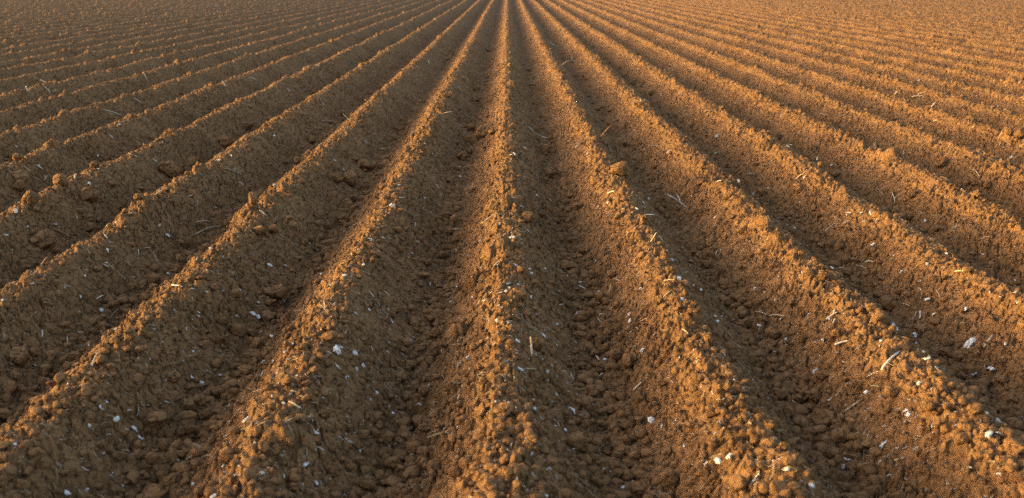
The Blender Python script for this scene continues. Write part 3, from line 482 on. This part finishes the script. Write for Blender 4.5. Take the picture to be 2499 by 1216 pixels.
# ------------------------------------------------------------------ cotton tufts
TUFT_KINDS = ['fluffy', 'ragged', 'stringy', 'torn', 'flat', 'plump', 'curled']
tuft_mesh = []
for i, nm in enumerate(TUFT_KINDS):
    V, F = ico(4)
    V = V.copy()
    r = 1 + [.16, .42, .25, .40, .30, .20, .30][i] * vn3(V * [1.9, 2.4, 1.7, 1.3, 2.0, 1.5, 1.8][i], 700 + i * 7) + 0.42 * vn3(V * 4.2, 730 + i * 7) + 0.22 * vn3(V * 10, 760 + i * 7)
    V = V * np.maximum(r, 0.25)[:, None]
    V = V * np.array([(1, 1, .8), (1.25, .75, .6), (2.0, .42, .42), (1.7, .65, .65), (1.3, .9, .4), (1.05, .85, .85), (1.6, .55, .5)][i])
    if i in (2, 3, 6): V[:, 1] += [0, 0, .22, .25, 0, 0, .42][i] * (V[:, 0] ** 2 - .8)
    o = mesh_object('cotton_tuft', V, F, M_COTTON); tuft_mesh.append(o.data); bpy.data.objects.remove(o)
tufts = []
def put_tuft(P, r, kind, rz):
    o = bpy.data.objects.new('cotton_tuft', tuft_mesh[kind]); C.objects.link(o)
    o.scale = (r, r, r * rnd.uniform(.8, 1.1)); 
    x, y = float(P[0]), float(P[1])
    n = normal_at(x, y, 0.03)
    o.rotation_mode = 'QUATERNION'
    import mathutils
    o.rotation_quaternion = mathutils.Vector((0, 0, 1)).rotation_difference(mathutils.Vector(n)) @ mathutils.Quaternion((0, 0, 1), rz)
    o.location = (x + n[0] * r * .3, y + n[1] * r * .3, float(P[2]) + n[2] * r * .3)
    o['category'] = 'cotton'; o['group'] = 'cotton tufts scattered over the field'
    size = 'large' if r > 0.0095 else 'tiny' if r < 0.005 else 'small'
    tufts.append((o, '%s %s cotton tuft' % (size, TUFT_KINDS[kind]), x, y))
tc = sorted(tiles(TUFTS), key=lambda c: -c[2])[:300]
for c in tc:
    px, py, d = c[:3]
    P, dist = on_ground(px, py + d * 0.05)
    r = d / 4 / 2 * dist / FPX * 0.64
    kind = c[3] if len(c) > 3 else rnd.choice([0, 1, 1, 2, 3, 4, 5, 6])
    if kind in (2, 3, 6): r *= 0.72
    put_tuft(P, r, kind, rnd.uniform(0, 6.28))
label_all(tufts)

# ------------------------------------------------------------------ straw, stalks and twigs
def tube(pts, rad, sides=7, flat=1.0, taper=(0.7, 0.55)):
    """a closed tube along pts; rad one radius or a list"""
    pts = np.asarray(pts, float); n = len(pts)
    T = np.gradient(pts, axis=0); T /= np.linalg.norm(T, axis=1)[:, None] + 1e-9
    up = np.array([0.1, 0.2, 1.0]); A = np.cross(T, up); A /= np.linalg.norm(A, axis=1)[:, None] + 1e-9; B = np.cross(A, T)
    q = np.linspace(0, 2 * np.pi, sides, endpoint=False)
    rr = np.broadcast_to(np.asarray(rad, float), (n,)).copy(); rr[0] *= taper[0]; rr[-1] *= taper[1]
    V = pts[:, None] + rr[:, None, None] * (np.cos(q)[None, :, None] * A[:, None] + flat * np.sin(q)[None, :, None] * B[:, None])
    V = V.reshape(-1, 3)
    F = [[i * sides + j, i * sides + (j + 1) % sides, (i + 1) * sides + (j + 1) % sides, (i + 1) * sides + j] for i in range(n - 1) for j in range(sides)]
    V = np.vstack([V, pts[:1], pts[-1:]]); a, b = len(V) - 2, len(V) - 1
    F += [[a, (j + 1) % sides, j, j] for j in range(sides)] + [[b, (n - 1) * sides + j, (n - 1) * sides + (j + 1) % sides, b] for j in range(sides)]
    return V, F

def tri(V, F):
    out = []
    for f in F:
        if f[2] == f[3]: out.append(f[:3])
        elif f[0] == f[3]: out.append(f[:3])
        else: out += [[f[0], f[1], f[2]], [f[0], f[2], f[3]]]
    return V, out

def join(parts):
    Vs, Fs, n = [], [], 0
    for V, F in parts:
        Vs.append(V); Fs += [[i + n for i in f] for f in F]; n += len(V)
    return np.vstack(Vs), np.array(Fs)

straws, twigs = [], []
def stalk_path(A, B, lift, wob, n=9):
    t = np.linspace(0, 1, n)[:, None]
    L = np.linalg.norm(B - A)
    P = A + (B - A) * t
    side = np.cross(B - A, [0, 0, 1]); side = side / (np.linalg.norm(side) + 1e-9)
    b1, b2 = rnd.uniform(-1, 1), rnd.uniform(-1, 1)
    P = P + side * (wob * L * (b1 * np.sin(np.pi * t) + .4 * b2 * np.sin(2 * np.pi * t))) + np.array([0, 0, 1.0]) * (lift + .04 * L * np.sin(np.pi * t))
    # nothing of it is buried: raise the whole stalk onto the highest soil under it
    return P

def stick(A, B, r, kind, standing=False, forks=0, bend=0.0):
    L = float(np.linalg.norm(B - A))
    if kind == 'brown': m, look, cat, nm = M_BARK, 'brown', 'stick', 'dry_twig'
    elif kind == 'pale': m, look, cat, nm = M_PALE, 'pale', 'straw', 'straw_stalk'
    else: m, look, cat, nm = M_STRAW, 'straw-coloured', 'straw', 'straw_stalk'
    if forks: nm, cat = 'dry_twig', 'twig'
    P = stalk_path(A, B, r * .8, bend if bend else rnd.uniform(.01, .04))
    if not standing:
        g = height(P[:, 0].astype(np.float32), P[:, 1].astype(np.float32))
        up = np.quantile(g + r * .8 - P[:, 2], 0.7); P[:, 2] += max(up, -0.004)
    rad = np.linspace(1.05, .75, len(P)) * r
    parts = [tri(*tube(P, rad, 7 if r > .0018 else 5, rnd.uniform(.6, 1)))]
    for i in range(forks):
        j = rnd.randint(3, 6); T = P[j + 1] - P[j - 1]; T /= np.linalg.norm(T)
        sd = np.cross(T, [0, 0, 1]); sd /= np.linalg.norm(sd) + 1e-9
        D = T * .8 + sd * rnd.choice([-1, 1]) * rnd.uniform(.5, .9) + np.array([0, 0, rnd.uniform(.1, .7)]); D /= np.linalg.norm(D)
        Q = P[j] + D * np.linspace(0, L * rnd.uniform(.25, .5), 6)[:, None] + np.array([0, 0, 1]) * (.03 * L * np.sin(np.linspace(0, 5, 6)))[:, None]
        parts.append(tri(*tube(Q, np.linspace(.8, .45, 6) * r, 5)))
    V, F = join(parts)
    c = P.mean(0)
    o = mesh_object(nm, V - c, F, m); o.location = c
    o['category'] = cat
    size = 'long' if L > .13 else 'short' if L < .05 else 'middling'
    shape = 'forked' if forks else 'upright' if standing else 'bowed' if bend > .12 else 'thick' if r > .0042 else 'thin' if r < .0019 else 'straight'
    if nm == 'dry_twig':
        o['group'] = 'twigs lying on the field'; twigs.append((o, '%s %s %s twig' % (size, shape, look), float(c[0]), float(c[1])))
    else:
        o['group'] = 'pieces of straw on the field'; straws.append((o, '%s %s %s straw' % (size, shape, look), float(c[0]), float(c[1])))

for (ox, oy), rows in STRAW.items():
    for row in rows:
        x1, y1, x2, y2, w = row[:5]
        kind = row[5] if len(row) > 5 else rnd.choice(['straw', 'pale'])
        forks = row[6] if len(row) > 6 else 0
        bend = row[7] if len(row) > 7 else 0.0
        if y1 < y2: x1, y1, x2, y2 = x2, y2, x1, y1
        a = (ox + x1 / 4, oy + y1 / 4); b = (ox + x2 / 4, oy + y2 / 4)
        A, da = on_ground(*a); B, db = on_ground(*b)
        Lp = math.hypot(a[0] - b[0], a[1] - b[1]) * da / FPX
        r = w / 4 / 2 * da / FPX * 0.70
        standing = np.linalg.norm(B - A) > 2.1 * Lp + .01
        if standing:
            d = ray(*b); t = da / np.linalg.norm(d); B = np.array([0, 0, CAM_H]) + d * t
            A = A - np.array([0, 0, .004])
        stick(A, B, r, kind, standing, forks, bend)
tries = 0
while len(straws) < 300 and tries < 5000:
    tries += 1
    y = 2.9 * (10 / 2.9) ** rnd.random(); x = rnd.uniform(-1, 1) * (0.5 * y)
    if not in_frame(x, y, 25): continue
    L = rnd.choice([.018, .022, .028, .035, .05]) * (1 + .05 * (y - 2.9)); q = rnd.gauss(0, .7)
    A = np.array([x - math.cos(q) * L / 2, y - math.sin(q) * L / 2, 0]); B = np.array([x + math.cos(q) * L / 2, y + math.sin(q) * L / 2, 0])
    A[2] = height1(A[0], A[1]); B[2] = height1(B[0], B[1])
    stick(A, B, rnd.uniform(.0012, .0026) * (1 + .05 * (y - 2.9)), rnd.choice(['straw', 'pale']), False, 0, rnd.choice([0, 0, .2]))
label_all(straws); label_all(twigs)

# ------------------------------------------------------------------ chaff and lint too small to count
def flecks(name, label, n, material, rmin, rmax, lmin, lmax, seed, ymax):
    g = np.random.default_rng(seed)
    y = 2.5 / (1 - g.random(n) * (1 - 2.5 / ymax)); x = g.uniform(-1, 1, n) * (0.53 * y + .2)
    mc = masks(cheap_a(x))[0]
    keep = g.random(n) < 0.22 + 0.45 * (vn(x / .3, y / .3, seed) > -.05) + 0.4 * mc
    x, y = x[keep], y[keep]; n = len(x)
    q = g.normal(0, .75, n); far = 1 + .055 * (y - 2.5)
    L = (lmin + (lmax - lmin) * g.random(n) ** 2.2) * far; r = g.uniform(rmin, rmax, n) * far
    t = np.array([-.5, -.15, .2, .5]); rad = np.array([.55, 1, .9, .4])
    bend = g.normal(0, .16, n)
    cx = x[:, None] + np.cos(q)[:, None] * t * L[:, None] - np.sin(q)[:, None] * (bend * L)[:, None] * (1 - 4 * t * t)
    cy = y[:, None] + np.sin(q)[:, None] * t * L[:, None] + np.cos(q)[:, None] * (bend * L)[:, None] * (1 - 4 * t * t)
    z = height(cx.ravel().astype(np.float32), cy.ravel().astype(np.float32)).reshape(cx.shape)
    z = .5 * z + .5 * z.max(1, keepdims=True) + r[:, None] * .5
    k = 4; ang = np.arange(k) * 2 * np.pi / k
    off = np.cos(ang)[None, None, :] * (r[:, None] * rad)[:, :, None]; upz = np.sin(ang)[None, None, :] * (r[:, None] * rad)[:, :, None] * .7
    V = np.stack([cx[:, :, None] - np.sin(q)[:, None, None] * off, cy[:, :, None] + np.cos(q)[:, None, None] * off, z[:, :, None] + upz], -1)
    F1 = [[i * k + j, i * k + (j + 1) % k, (i + 1) * k + (j + 1) % k, (i + 1) * k + j] for i in range(3) for j in range(k)] + [[3, 2, 1, 0], [12, 13, 14, 15]]
    F = (np.array(F1)[None] + (np.arange(n) * 16)[:, None, None]).reshape(-1, 4)
    tag(mesh_object(name, V.reshape(-1, 3), F, material), label, kind='stuff')
flecks('straw_chaff', 'fine straw chaff scattered over the soil', 8000, M_STRAW, .0006, .0014, .008, .060, 41, 30)
flecks('cotton_lint', 'tiny white wisps of cotton lint on the soil', 6500, M_LINT, .0008, .0018, .005, .020, 43, 45)
flecks('bark_scraps', 'dark brown scraps of stalk bark strewn over the soil', 2600, M_BARK, .0009, .0020, .010, .050, 47, 22)
